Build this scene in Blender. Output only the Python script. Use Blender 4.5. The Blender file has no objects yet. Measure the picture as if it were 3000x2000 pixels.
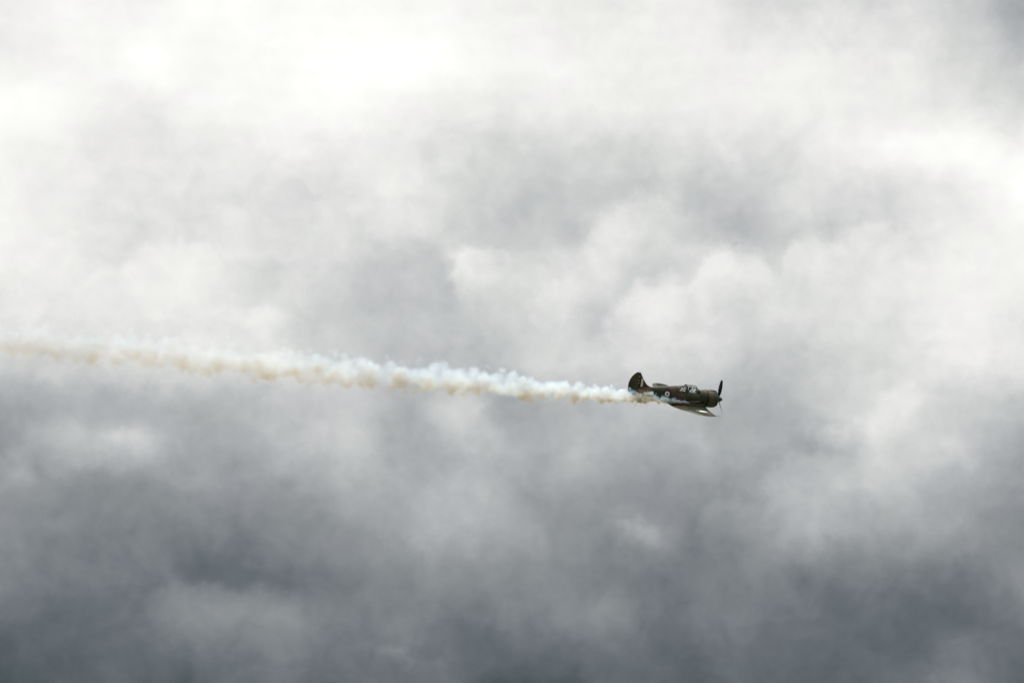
import bpy, bmesh, math, random
import numpy as np
from mathutils import Vector, Matrix

S = bpy.context.scene
COL = S.collection
random.seed(7)

# ------------------------------------------------------------------ camera
PITCH = math.radians(22.0)
DIST = 300.0
FPX = 38.0 * DIST                      # focal length in pixels of a 3000 px wide picture
CAMPOS = Vector((0.0, 0.0, 1.7))
cam_data = bpy.data.cameras.new("camera")
cam_data.sensor_width = 36.0
cam_data.lens = FPX / 3000.0 * 36.0
cam_data.clip_start = 0.5
cam_data.clip_end = 30000.0
cam = bpy.data.objects.new("camera", cam_data)
COL.objects.link(cam)
cam.location = CAMPOS
cam.rotation_euler = (math.pi / 2 + PITCH, 0.0, 0.0)
S.camera = cam
CF = Vector((0, math.cos(PITCH), math.sin(PITCH)))
CR = Vector((1, 0, 0))
CU = Vector((0, -math.sin(PITCH), math.cos(PITCH)))

# ------------------------------------------------------------------ render / exposure
S.render.engine = 'CYCLES'
S.view_settings.view_transform = 'Standard'
S.view_settings.look = 'None'
S.view_settings.exposure = 0.0
S.view_settings.gamma = 1.0
S.view_settings.use_curve_mapping = False
S.cycles.max_bounces = 26
S.cycles.volume_bounces = 24
S.cycles.transparent_max_bounces = 16
S.cycles.volume_max_steps = 1024
S.cycles.use_denoising = True

SUN_EL = math.radians(60.0)
SUN_AZ = math.radians(-25.0)           # clockwise from +Y (the viewing direction)


# ------------------------------------------------------------------ node helper
class NB:
    def __init__(self, tree):
        self.t = tree

    def n(self, kind, **kw):
        nd = self.t.nodes.new(kind)
        for k, v in kw.items():
            setattr(nd, k, v)
        return nd

    def put(self, sock, v):
        if isinstance(v, bpy.types.NodeSocket):
            self.t.links.new(v, sock)
        elif v is not None:
            sock.default_value = v

    def m(self, op, a, b=None, c=None, clamp=False):
        nd = self.n('ShaderNodeMath', operation=op, use_clamp=clamp)
        self.put(nd.inputs[0], a)
        if b is not None:
            self.put(nd.inputs[1], b)
        if c is not None:
            self.put(nd.inputs[2], c)
        return nd.outputs[0]

    def v(self, op, a, b=None, scale=None):
        nd = self.n('ShaderNodeVectorMath', operation=op)
        self.put(nd.inputs[0], a)
        if b is not None:
            self.put(nd.inputs[1], b)
        if scale is not None:
            self.put(nd.inputs['Scale'], scale)
        return nd.outputs['Value'] if op in ('LENGTH', 'DOT_PRODUCT', 'DISTANCE') else nd.outputs[0]

    def comb(self, x, y, z):
        nd = self.n('ShaderNodeCombineXYZ')
        for i, q in enumerate((x, y, z)):
            self.put(nd.inputs[i], q)
        return nd.outputs[0]

    def sep(self, vec):
        nd = self.n('ShaderNodeSeparateXYZ')
        self.put(nd.inputs[0], vec)
        return nd.outputs

    def noise(self, vec, scale, detail=2.0, rough=0.5, lac=2.0, dist=0.0, color=False):
        nd = self.n('ShaderNodeTexNoise')
        self.put(nd.inputs['Vector'], vec)
        nd.inputs['Scale'].default_value = scale
        nd.inputs['Detail'].default_value = detail
        nd.inputs['Roughness'].default_value = rough
        nd.inputs['Lacunarity'].default_value = lac
        nd.inputs['Distortion'].default_value = dist
        return nd.outputs['Color'] if color else nd.outputs['Fac']

    def smooth(self, x, lo, hi):
        nd = self.n('ShaderNodeMapRange', interpolation_type='SMOOTHSTEP')
        self.put(nd.inputs['Value'], x)
        nd.inputs['From Min'].default_value = lo
        nd.inputs['From Max'].default_value = hi
        nd.inputs['To Min'].default_value = 0.0
        nd.inputs['To Max'].default_value = 1.0
        return nd.outputs[0]

    def mixc(self, f, a, b):
        nd = self.n('ShaderNodeMix', data_type='RGBA')
        self.put(nd.inputs[0], f)
        self.put(nd.inputs[6], a)
        self.put(nd.inputs[7], b)
        return nd.outputs[2]

    def ramp(self, fac, stops, interp='LINEAR'):
        nd = self.n('ShaderNodeValToRGB')
        cr = nd.color_ramp
        cr.interpolation = interp
        while len(cr.elements) > len(stops):
            cr.elements.remove(cr.elements[-1])
        while len(cr.elements) < len(stops):
            cr.elements.new(0.5)
        for e, (p, c) in zip(cr.elements, stops):
            e.position = p
        for e, (p, c) in zip(cr.elements, stops):
            e.color = (c[0], c[1], c[2], 1.0)
        self.put(nd.inputs[0], fac)
        return nd.outputs[0]


def lin(c):
    c = c / 255.0
    return c / 12.92 if c <= 0.04045 else ((c + 0.055) / 1.055) ** 2.4


# ------------------------------------------------------------------ world: overcast cloud cover over a daylight sky
# luminance (display value) of the broad cloud masses in the part of the sky in view, 125 px cells
SKY = [
 [241,250,247,249,254,256,254,256,255,253,253,243,241,238,238,241,239,226,227,227,221,223,208,195],
 [242,247,249,259,251,250,253,259,263,262,259,247,248,245,240,240,240,243,241,238,237,233,217,208],
 [257,253,239,234,247,253,250,256,252,243,234,240,233,241,237,237,239,242,243,241,237,233,227,218],
 [244,241,227,229,232,239,241,236,238,227,229,216,214,219,208,224,225,221,220,238,256,258,260,253],
 [242,236,235,233,229,227,221,220,234,234,222,209,205,202,202,206,193,195,221,222,212,222,232,253],
 [242,236,223,216,225,228,221,225,220,226,211,200,207,204,214,209,204,191,210,212,217,224,241,243],
 [239,237,232,238,239,223,213,217,201,199,208,217,216,228,211,209,226,232,219,227,231,237,242,241],
 [228,226,230,235,231,230,215,202,200,195,200,203,212,212,206,229,222,211,220,228,223,226,246,234],
 [206,208,212,220,224,226,226,220,200,186,189,189,207,217,214,210,215,198,191,210,217,226,240,238],
 [164,174,166,176,172,185,194,191,205,179,195,176,173,183,190,194,186,167,183,203,219,210,203,196],
 [158,193,200,188,161,165,179,188,194,167,179,185,172,187,178,167,172,174,170,169,209,210,203,175],
 [141,136,128,140,157,153,145,167,172,174,176,186,150,165,153,146,145,161,173,184,197,185,172,159],
 [135,128,116,125,118,122,135,133,151,169,175,163,158,142,135,147,124,141,162,175,158,161,159,138],
 [125,116,120,118,104,106,109,114,125,136,141,134,138,133,121,118,122,128,117,111,121,114,111,132],
 [102,104,104,114,129,135,134,129,116,127,116,122,120,141,128,102,118,122,115,106,106,94,100,111],
 [88,94,100,102,102,113,122,106,114,112,112,94,96,100,112,96,96,108,98,94,98,104,121,106],
]
SKY = np.array(SKY, float)
VMAX = 320.0


def sky_value(px, py):
    gx, gy = px / 125.0 - 0.5, py / 125.0 - 0.5
    gx = min(max(gx, -0.6), 23.6)
    gy = min(max(gy, -0.6), 15.6)
    x0 = min(max(int(math.floor(gx)), 0), 22)
    y0 = min(max(int(math.floor(gy)), 0), 14)
    fx, fy = gx - x0, gy - y0
    a = SKY[y0]
    b = SKY[y0 + 1]
    return (a[x0] * (1 - fx) + a[x0 + 1] * fx) * (1 - fy) + (b[x0] * (1 - fx) + b[x0 + 1] * fx) * fy


# smaller lumps, rifts and torn edges of cloud: x, y, half widths, tilt (degrees), change of value
LUMPS = [
 (1755,665,45,60,0,12),(1745,735,40,40,0,7),(1650,860,50,60,0,9),(1550,790,40,40,0,8),(1660,690,38,40,0,-13),(1520,650,60,45,0,-6),
 (1760,925,75,30,-50,-15),(1865,880,75,70,0,8),(1930,785,70,38,0,-9),(2055,745,40,28,0,13),(2160,742,45,28,0,10),(2125,695,80,22,0,-11),(1985,605,38,45,0,8),
 (1345,762,34,30,0,22),(1450,742,40,26,0,10),(1490,640,50,55,0,-8),(1420,822,50,36,0,10),(780,930,38,60,0,18),(870,985,30,18,0,-14),(930,988,60,18,0,8),(1345,880,40,40,0,-9),
 (430,735,60,24,0,7),(550,795,60,40,0,5),(645,725,40,26,0,5),(10,620,30,60,0,5),(20,852,40,14,0,-9),
 (2290,690,36,34,0,-14),(2440,668,52,34,0,-14),(2370,722,45,22,0,9),(2530,652,50,20,0,6),(2985,60,55,95,0,-22),
 (390,1285,52,24,0,18),(200,1242,40,28,0,9),(260,1250,18,18,0,-16),(505,1312,48,24,0,12),(105,1175,60,36,0,-9),(30,1372,48,55,0,12),(30,1236,40,20,0,8),
 (1362,1210,45,34,0,19),(1478,1272,52,22,-40,15),(1150,1240,75,55,0,-8),(1000,1170,50,40,0,7),(1492,1195,45,36,0,-14),(1055,1330,50,46,0,8),(960,1040,40,26,0,-6),
 (2600,1216,85,32,38,17),(2662,1160,30,28,0,10),(2482,1244,42,22,20,14),(2384,1190,42,24,0,-10),(2450,1312,62,20,-15,-15),(2530,1335,46,46,0,11),(2422,1350,32,14,-20,10),(2505,1400,46,24,0,10),(2350,1290,40,40,0,-8),
 (1868,1540,44,24,-32,24),(1905,1572,40,24,-40,9),(1790,1515,60,18,0,-8),(2160,1625,55,22,-40,-9),(1990,1540,50,40,0,-8),
 (600,1750,80,26,0,15),(610,1652,85,30,-10,-9),(1150,1895,60,18,0,13),(1095,1942,26,22,0,-8),(1395,1862,80,24,0,-9),(700,1830,60,30,0,6),
 (400,190,46,26,0,9),(90,285,60,30,0,4),(630,285,50,26,0,4),(2780,430,80,30,0,4),(1868,1545,30,18,-32,6),
]
NU, NV = 54, 37
CELL = 62.5 / FPX
AZ0, EL0 = 0.0, PITCH
COSP = math.cos(PITCH)
FIX = None


def lump_value(px, py):
    t = 0.0
    for cx, cy, rx, ry, an, am in LUMPS:
        dx, dy = px - cx, -(py - cy)
        if abs(dx) + abs(dy) > 420:
            continue
        c, s_ = math.cos(math.radians(an)), math.sin(math.radians(an))
        t += 0.65 * am * math.exp(-0.5 * (((dx * c + dy * s_) / rx) ** 2 + ((-dx * s_ + dy * c) / ry) ** 2))
    return t


V = np.zeros((NV, NU))
for i in range(NV):
    for j in range(NU):
        el = EL0 + ((NV - 1) / 2 - i) * CELL
        az = (j - (NU - 1) / 2) * CELL / COSP
        d = Vector((math.sin(az) * math.cos(el), math.cos(az) * math.cos(el), math.sin(el)))
        z = d.dot(CF)
        px, py = 1500 + FPX * d.dot(CR) / z, 1000 - FPX * d.dot(CU) / z
        V[i, j] = sky_value(px, py) + lump_value(px, py)
# spline weights so that the smooth field passes through these values
Bu = np.zeros((NU, NU))
for i in range(NU):
    for k, w in ((-1, 1 / 6), (0, 4 / 6), (1, 1 / 6)):
        Bu[i, min(max(i + k, 0), NU - 1)] += w
Gn = np.array([[math.exp(-1.5 * (i - k) ** 2) for k in range(-1, NV + 1)] for i in range(NV)]) * 0.691
Gn[:, 1] += Gn[:, 0]
Gn[:, NV] += Gn[:, NV + 1]
Gn = Gn[:, 1:NV + 1]
Cf = np.linalg.solve(Gn + 0.12 * np.eye(NV), V * 1.12)
Cf = np.linalg.solve(Bu, Cf.T).T
Cf = np.clip(Cf, 0, 630)
SC = 640.0

world = bpy.data.worlds.new("World")
S.world = world
world.use_nodes = True
wt = world.node_tree
wt.nodes.clear()
W = NB(wt)
tc = W.n('ShaderNodeTexCoord').outputs['Generated']
dirv = W.v('NORMALIZE', tc)
# cloud edges are broken up by turbulence in the direction itself
w1 = W.v('SUBTRACT', W.noise(dirv, 55.0, 4.0, 0.55, color=True), (0.5, 0.5, 0.5))
w2 = W.v('SUBTRACT', W.noise(dirv, 190.0, 4.0, 0.58, color=True), (0.5, 0.5, 0.5))
dw = W.v('ADD', dirv, W.v('ADD', W.v('SCALE', w1, scale=0.0075), W.v('SCALE', w2, scale=0.0052)))
dw = W.v('NORMALIZE', dw)
sx, sy, sz = W.sep(dw)
az = W.m('ARCTAN2', sx, sy)
el = W.m('ARCSINE', sz)
gu = W.m('ADD', W.m('DIVIDE', az, CELL / COSP), (NU - 1) / 2)
gv = W.m('SUBTRACT', (NV - 1) / 2, W.m('DIVIDE', W.m('SUBTRACT', el, EL0), CELL))
HALF = 29                              # the ramps hold at most 32 stops: two overlapping halves
fuA = W.m('DIVIDE', gu, HALF - 1.0, clamp=True)
fuB = W.m('DIVIDE', W.m('SUBTRACT', gu, float(NU - HALF)), HALF - 1.0, clamp=True)
isB = W.m('GREATER_THAN', gu, (NU - 1) / 2)
acc = None
for r0 in range(0, NV, 3):
    # three rows of cloud masses share one pair of ramps (red, green and blue)
    rows = [r for r in range(r0, min(r0 + 3, NV))]
    cols = []
    for fac, j0 in ((fuA, 0), (fuB, NU - HALF)):
        stops = []
        for j in range(HALF):
            c = [Cf[r, j0 + j] / SC for r in rows] + [0, 0]
            stops.append((j / (HALF - 1.0), c[:3]))
        cols.append(W.ramp(fac, stops, 'B_SPLINE'))
    sp = W.n('ShaderNodeSeparateColor')
    W.put(sp.inputs[0], W.mixc(isB, cols[0], cols[1]))
    for k, r in enumerate(rows):
        dd = W.m('SUBTRACT', gv, float(r))
        wgt = W.m('EXPONENT', W.m('MULTIPLY', W.m('MULTIPLY', dd, dd), -1.5))
        term = W.m('MULTIPLY', sp.outputs[k], wgt)
        acc = term if acc is None else W.m('ADD', acc, term)
val_in = W.m('MULTIPLY', acc, SC * 0.691)
# the rest of the sky goes on the same way: lighter overhead, heavy grey towards the horizon
elc = W.m('ARCSINE', W.sep(dirv)[2])
basev = W.ramp(W.m('DIVIDE', elc, math.pi / 2, clamp=True),
               [(0.0, (0.30,) * 3), (0.14, (0.31,) * 3), (0.19, (0.37,) * 3), (0.25, (0.60,) * 3),
                (0.32, (0.76,) * 3), (0.42, (0.86,) * 3), (0.6, (0.97,) * 3), (1.0, (1.0,) * 3)])
bn = W.noise(dirv, 7.0, 5.0, 0.55)
bn2 = W.noise(dirv, 26.0, 4.0, 0.5)
val_out = W.m('ADD', W.m('MULTIPLY', basev, VMAX), W.m('ADD', W.m('MULTIPLY', W.m('SUBTRACT', bn, 0.5), 110.0),
                                                        W.m('MULTIPLY', W.m('SUBTRACT', bn2, 0.5), 60.0)))
mu = W.smooth(W.m('ABSOLUTE', W.m('SUBTRACT', gu, (NU - 1) / 2)), 24.5, 30.0)
mv = W.smooth(W.m('ABSOLUTE', W.m('SUBTRACT', gv, (NV - 1) / 2)), 16.5, 21.0)
mo = W.m('MAXIMUM', mu, mv)
mo = W.m('MAXIMUM', mo, W.smooth(sy, 0.2, 0.0))
val = W.m('ADD', W.m('MULTIPLY', val_in, W.m('SUBTRACT', 1.0, mo)), W.m('MULTIPLY', val_out, mo))
# heads of cumulus with torn, lit rims: centre x, y, radius, direction of the lit side (degrees, 90 = up), change, softness
HEADS = [
 (1880,730,165,120,15,.16),(2150,832,118,115,13,.14),(1935,962,150,140,15,.14),(1405,812,92,135,13,.18),(2398,792,105,105,11,.18),(2562,762,112,90,9,.2),
 (2645,1275,125,140,9,.32),(2452,1296,60,135,12,.2),(2385,1462,140,130,14,.2),(1872,1592,62,105,11,.32),(1795,1572,50,110,6,.3),(2122,1535,76,110,9,.2),
 (560,1835,130,110,12,.3),(765,1812,108,80,9,.3),(1150,1932,52,90,11,.25),(372,1345,92,95,5,.3),(430,805,84,110,6,.2),(570,805,84,80,6,.2),
 (1185,862,170,100,-9,.2),(1330,1295,132,60,10,.25),(1335,1525,140,100,9,.3),(20,1395,72,80,8,.3),(1650,905,90,150,7,.25),(780,960,60,100,5,.3),
 (2020,1420,150,110,6,.3),(1010,1330,120,100,6,.3),(2240,1700,90,60,6,.3),(300,1560,130,110,5,.35),(1560,1480,110,110,7,.3),(1850,1830,120,110,6,.3),
]
wr = W.v('SUBTRACT', W.noise(dirv, 330.0, 5.0, 0.6, color=True), (0.5, 0.5, 0.5))
dr = W.v('NORMALIZE', W.v('ADD', W.v('ADD', dirv, W.v('SCALE', w1, scale=0.006)), W.v('ADD', W.v('SCALE', w2, scale=0.0065), W.v('SCALE', wr, scale=0.0040))))
hx, hy, hz = W.sep(dr)
haz = W.m('MULTIPLY', W.m('ARCTAN2', hx, hy), COSP)
hel = W.m('SUBTRACT', W.m('ARCSINE', hz), EL0)
hp = W.comb(haz, hel, 0.0)
for cx, cy, rad_, an, am, so in HEADS:
    dd_ = (CF + CR * ((cx - 1500) / FPX) + CU * ((1000 - cy) / FPX)).normalized()
    c_az = math.atan2(dd_.x, dd_.y) * COSP
    c_el = math.asin(dd_.z) - EL0
    q_ = W.v('SCALE', W.v('SUBTRACT', hp, (c_az, c_el, 0.0)), scale=FPX / rad_)
    r_ = W.v('LENGTH', q_)
    L = (math.cos(math.radians(an)), math.sin(math.radians(an)), 0.0)
    lit = W.smooth(W.v('DOT_PRODUCT', q_, L), -0.75, 0.95)
    rim = W.m('MULTIPLY', W.smooth(r_, 1.06 + so, 0.94 - so), lit)
    halo = W.m('MULTIPLY', W.m('MULTIPLY', W.smooth(r_, 1.0 - so, 1.0 + so), W.smooth(r_, 1.6, 1.0)), lit)
    val = W.m('ADD', val, W.m('MULTIPLY', rim, am * 1.0))
    val = W.m('ADD', val, W.m('MULTIPLY', halo, -am * 0.35))
# wisps and billows of cloud, finer than the broad masses
n1 = W.m('SUBTRACT', W.noise(dirv, 95.0, 6.0, 0.56, dist=0.5), 0.5)
n2 = W.m('SUBTRACT', W.noise(dirv, 210.0, 6.0, 0.58, dist=0.3), 0.5)
amp = W.m('MULTIPLY', W.smooth(val, 268.0, 215.0), 1.0)
amp = W.m('ADD', 0.25, W.m('MULTIPLY', amp, 0.75))
det = W.m('MULTIPLY', W.m('ADD', W.m('MULTIPLY', n1, 34.0), W.m('MULTIPLY', n2, 16.0)), amp)
val = W.m('ADD', val, det)
tone = [(60, (57, 66, 69)), (80, (77, 86, 89)), (110, (107, 113, 117)), (150, (148, 151, 153)), (180, (178, 181, 182)),
        (215, (215, 216, 214)), (240, (242, 241, 238)), (255, (255, 255, 251)), (285, (292, 291, 285)), (320, (400, 397, 390))]
OUT = 3.0
cloud = W.ramp(W.m('DIVIDE', val, VMAX), [(p / VMAX, [lin(q) / OUT for q in c]) for p, c in tone])
# faint shifts of hue between lilac and green-grey
hn = W.smooth(W.noise(dirv, 48.0, 4.0, 0.6), 0.38, 0.62)
ht = W.mixc(hn, (0.995, 1.004, 0.999, 1), (1.002, 0.997, 1.010, 1))
cm = W.n('ShaderNodeMix', data_type='RGBA', blend_type='MULTIPLY')
cm.inputs[0].default_value = 1.0
W.put(cm.inputs[6], cloud)
W.put(cm.inputs[7], ht)
bgc = W.n('ShaderNodeBackground')
W.put(bgc.inputs[0], cm.outputs[2])
bgc.inputs[1].default_value = OUT
sky = W.n('ShaderNodeTexSky', sky_type='NISHITA')
sky.sun_disc = False
sky.sun_elevation = SUN_EL
sky.sun_rotation = SUN_AZ
bgs = W.n('ShaderNodeBackground')
W.put(bgs.inputs[0], sky.outputs[0])
bgs.inputs[1].default_value = 0.10
mx = W.n('ShaderNodeMixShader')
mx.inputs[0].default_value = 0.985     # the cloud cover is all but closed
W.put(mx.inputs[1], bgs.outputs[0])
W.put(mx.inputs[2], bgc.outputs[0])
wo = W.n('ShaderNodeOutputWorld')
W.put(wo.inputs[0], mx.outputs[0])

# ------------------------------------------------------------------ sun, soft behind the cloud
sd = bpy.data.lights.new("sun", 'SUN')
sd.energy = 1.5
sd.angle = math.radians(14.0)
sd.color = (1.0, 0.975, 0.94)
sun = bpy.data.objects.new("sun", sd)
COL.objects.link(sun)
sdir = Vector((math.sin(SUN_AZ) * math.cos(SUN_EL), math.cos(SUN_AZ) * math.cos(SUN_EL), math.sin(SUN_EL)))
sun.rotation_euler = sdir.to_track_quat('Z', 'Y').to_euler()
sun.location = (0, 0, 400)


# ------------------------------------------------------------------ materials
def new_mat(name):
    m = bpy.data.materials.new(name)
    m.use_nodes = True
    m.node_tree.nodes.clear()
    b = NB(m.node_tree)
    out = b.n('ShaderNodeOutputMaterial')
    return m, b, out


def plain(name, col, rough=0.5, metal=0.0, spec=0.5, var=0.15, scale=6.0):
    m, b, out = new_mat(name)
    p = b.n('ShaderNodeBsdfPrincipled')
    o = b.n('ShaderNodeTexCoord').outputs['Object']
    nz = b.noise(o, scale, 4.0, 0.6)
    c0 = tuple(c * (1 - var) for c in col) + (1,)
    c1 = tuple(min(c * (1 + var), 1) for c in col) + (1,)
    b.put(p.inputs['Base Color'], b.mixc(nz, c0, c1))
    p.inputs['Roughness'].default_value = rough
    p.inputs['Metallic'].default_value = metal
    p.inputs['Specular IOR Level'].default_value = spec
    b.put(out.inputs[0], p.outputs[0])
    return m


GREEN = (0.033, 0.042, 0.022, 1)
BROWN = (0.080, 0.060, 0.043, 1)


def camo(name, wing=False, patch=False, sky_sheen=1.0):
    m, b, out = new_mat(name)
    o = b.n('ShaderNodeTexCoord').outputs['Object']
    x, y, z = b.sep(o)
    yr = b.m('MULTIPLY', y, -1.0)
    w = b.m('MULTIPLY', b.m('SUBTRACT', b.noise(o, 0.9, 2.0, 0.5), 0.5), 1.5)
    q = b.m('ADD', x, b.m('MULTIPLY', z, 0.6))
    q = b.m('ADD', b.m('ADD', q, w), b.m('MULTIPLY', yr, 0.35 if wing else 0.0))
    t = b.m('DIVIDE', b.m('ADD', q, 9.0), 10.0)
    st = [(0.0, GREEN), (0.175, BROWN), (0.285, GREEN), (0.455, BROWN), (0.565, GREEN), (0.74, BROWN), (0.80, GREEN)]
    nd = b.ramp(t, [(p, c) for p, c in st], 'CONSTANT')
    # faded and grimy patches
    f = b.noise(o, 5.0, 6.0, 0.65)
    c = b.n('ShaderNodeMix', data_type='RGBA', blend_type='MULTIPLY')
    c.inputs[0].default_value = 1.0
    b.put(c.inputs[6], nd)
    b.put(c.inputs[7], b.mixc(f, (0.65 * sky_sheen, 0.65 * sky_sheen, 0.66 * sky_sheen, 1), (1.35 * sky_sheen, 1.33 * sky_sheen, 1.3 * sky_sheen, 1)))
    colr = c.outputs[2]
    if sky_sheen > 1:
        colr = b.mixc(0.72, colr, (0.15, 0.14, 0.115, 1))  # sheen of the sky mixed into the base colour as a paler tone
    if not wing:
        # exhaust soot behind the stack on the starboard side
        dz = b.m('ADD', z, 0.42)
        so = b.m('EXPONENT', b.m('MULTIPLY', b.m('MULTIPLY', dz, dz), -28.0))
        so = b.m('MULTIPLY', so, b.m('MULTIPLY', b.smooth(x, -5.2, -3.0), b.smooth(x, -1.55, -1.8)))
        so = b.m('MULTIPLY', so, 0.85)
        colr = b.mixc(so, colr, (0.006, 0.006, 0.006, 1))
    if patch:
        # paler colour on the outer part of the surface
        pm = b.m('ADD', b.m('ABSOLUTE', yr), b.m('MULTIPLY', b.m('ADD', x, 6.7), 0.9))
        pm = b.m('ADD', pm, b.m('MULTIPLY', b.m('SUBTRACT', b.noise(o, 2.5, 3.0, 0.5), 0.5), 0.7))
        colr = b.mixc(b.smooth(pm, 0.98, 1.04), colr, (0.26, 0.275, 0.24, 1))
    if wing:
        # pale underside
        g = b.n('ShaderNodeNewGeometry')
        vt = b.n('ShaderNodeVectorTransform', vector_type='NORMAL', convert_from='WORLD', convert_to='OBJECT')
        b.put(vt.inputs[0], g.outputs['Normal'])
        nz = b.sep(vt.outputs[0])[2]
        colr = b.mixc(b.m('LESS_THAN', nz, -0.35), colr, (0.28, 0.34, 0.36, 1))
    p = b.n('ShaderNodeBsdfPrincipled')
    b.put(p.inputs['Base Color'], colr)
    b.put(p.inputs['Roughness'], b.m('ADD', 0.65 if wing else 0.40, b.m('MULTIPLY', f, 0.25)))
    p.inputs['Specular IOR Level'].default_value = 0.03 if wing else 0.42
    b.put(out.inputs[0], p.outputs[0])
    return m


M_FUS = camo('camouflage_paint')
M_WING = camo('wing_camouflage_paint', wing=True)
M_SHEEN = camo('sky_sheen_camouflage_paint', wing=True, sky_sheen=1.5)  # camouflage lightened with painted sky sheen, for ailerons and wing tips
M_TAILP = camo('tailplane_camouflage_paint', wing=True, patch=True)
M_BLUE = plain('navy_marking_paint', (0.012, 0.014, 0.035), 0.45)
M_WHITE = plain('white_marking_paint', (0.82, 0.81, 0.76), 0.5, var=0.06)
M_RED = plain('dark_red_marking_paint', (0.13, 0.012, 0.012), 0.45)
M_BLADE = plain('black_blade_paint', (0.012, 0.012, 0.014), 0.45)
M_DARK = plain('black_gap', (0.006, 0.006, 0.006), 0.8)
M_STEEL = plain('heat_stained_steel', (0.11, 0.09, 0.075), 0.5, 0.6)
M_ALU = plain('bare_aluminium', (0.62, 0.62, 0.60), 0.3, 0.9)
M_RUB = plain('tyre_rubber', (0.02, 0.022, 0.024), 0.7)
M_ENG = plain('engine_metal', (0.10, 0.10, 0.10), 0.5, 0.6)
M_COCK = plain('cockpit_green', (0.03, 0.04, 0.028), 0.7)
M_SUIT = plain('flying_suit_cloth', (0.055, 0.06, 0.045), 0.9)
M_SKIN = plain('skin', (0.42, 0.25, 0.18), 0.55, var=0.05)
M_HELM = plain('helmet_leather', (0.05, 0.035, 0.025), 0.6)
M_GLINT = plain('glint_white', (0.8, 0.8, 0.8), 0.4)  # white colour stands in for glints on the hinge fittings


def glass_mat():
    m, b, out = new_mat('canopy_glass')
    tr = b.n('ShaderNodeBsdfTransparent')
    tr.inputs[0].default_value = (0.90, 0.94, 0.93, 1)
    gl = b.n('ShaderNodeBsdfGlossy')
    gl.inputs['Roughness'].default_value = 0.03
    gl.inputs['Color'].default_value = (1, 1, 1, 1)
    fr = b.n('ShaderNodeFresnel')
    fr.inputs[0].default_value = 1.5
    mx_ = b.n('ShaderNodeMixShader')
    b.put(mx_.inputs[0], b.m('ADD', 0.02, fr.outputs[0], clamp=True))
    b.put(mx_.inputs[1], tr.outputs[0])
    b.put(mx_.inputs[2], gl.outputs[0])
    b.put(out.inputs[0], mx_.outputs[0])
    return m


M_GLASS = glass_mat()

# ------------------------------------------------------------------ ground (far below the picture, so the air has something under it)
gm, b, out = new_mat('grass_field')
p = b.n('ShaderNodeBsdfPrincipled')
o = b.n('ShaderNodeTexCoord').outputs['Object']
b.put(p.inputs['Base Color'], b.mixc(b.noise(o, 0.02, 8.0, 0.6), (0.05, 0.075, 0.03, 1), (0.11, 0.11, 0.055, 1)))
p.inputs['Roughness'].default_value = 0.95
b.put(out.inputs[0], p.outputs[0])
bm = bmesh.new()
R = 12000.0
ring = [bm.verts.new((R * math.cos(a * math.tau / 48), R * math.sin(a * math.tau / 48), 0)) for a in range(48)]
bm.faces.new(ring)
me = bpy.data.meshes.new('ground')
bm.to_mesh(me)
bm.free()
me.materials.append(gm)
ground = bpy.data.objects.new('ground', me)
COL.objects.link(ground)
ground['kind'] = 'structure'

# ------------------------------------------------------------------ aircraft frame
# local axes: x forward, y to port, z up; origin at the tip of the spinner
s0 = Vector((0.37225, -0.21615, 0.90261))
f0 = Vector((0.91294, -0.08994, -0.39805))
u0 = Vector((0.16721, 0.97221, 0.16385))
s0 = (s0 - 0.021 * u0).normalized()
tip = CAMPOS + DIST * (CF + CR * ((2116.8 - 1500) / FPX) + CU * ((1000 - 1168.7) / FPX))
Bv = (CAMPOS - tip).normalized()
Rv = (CR - Bv * CR.dot(Bv)).normalized()
Uv = Bv.cross(Rv).normalized()


def tow(v):
    return Rv * v[0] + Uv * v[1] + Bv * v[2]


fx, sx_, ux = tow(f0).normalized(), tow(s0), None
sx_ = (sx_ - fx * sx_.dot(fx)).normalized()
ux = sx_.cross(fx)
ROT = Matrix((fx, -sx_, ux)).transposed().to_4x4()
PLANE = Matrix.Translation(tip) @ ROT

plane = bpy.data.objects.new('propeller_aircraft', None)
COL.objects.link(plane)
plane.matrix_world = PLANE
plane['label'] = 'single-engined propeller fighter in green and brown camouflage trailing smoke'
plane['category'] = 'aircraft'


def add_obj(name, bm, mat, parent, smooth=True, bevel=0.0):
    bmesh.ops.remove_doubles(bm, verts=bm.verts, dist=1e-5)
    bmesh.ops.recalc_face_normals(bm, faces=bm.faces)
    me = bpy.data.meshes.new(name)
    bm.to_mesh(me)
    bm.free()
    if smooth:
        for f in me.polygons:
            f.use_smooth = True
        try:
            me.set_sharp_from_angle(angle=math.radians(38))
        except Exception:
            pass
    me.materials.append(mat)
    o = bpy.data.objects.new(name, me)
    COL.objects.link(o)
    o.parent = parent
    return o


def P(x, yr, z):
    return (x, -yr, z)


def loft(bm, rings, cap0=True, cap1=True, closed=True):
    vs = [[bm.verts.new(p) for p in r] for r in rings]
    n = len(rings[0])
    for a, c in zip(vs[:-1], vs[1:]):
        for i in range(n if closed else n - 1):
            j = (i + 1) % n
            try:
                bm.faces.new((a[i], a[j], c[j], c[i]))
            except ValueError:
                pass
    if closed and cap0:
        bm.faces.new(vs[0])
    if closed and cap1:
        bm.faces.new(vs[-1][::-1])
    return vs


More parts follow.
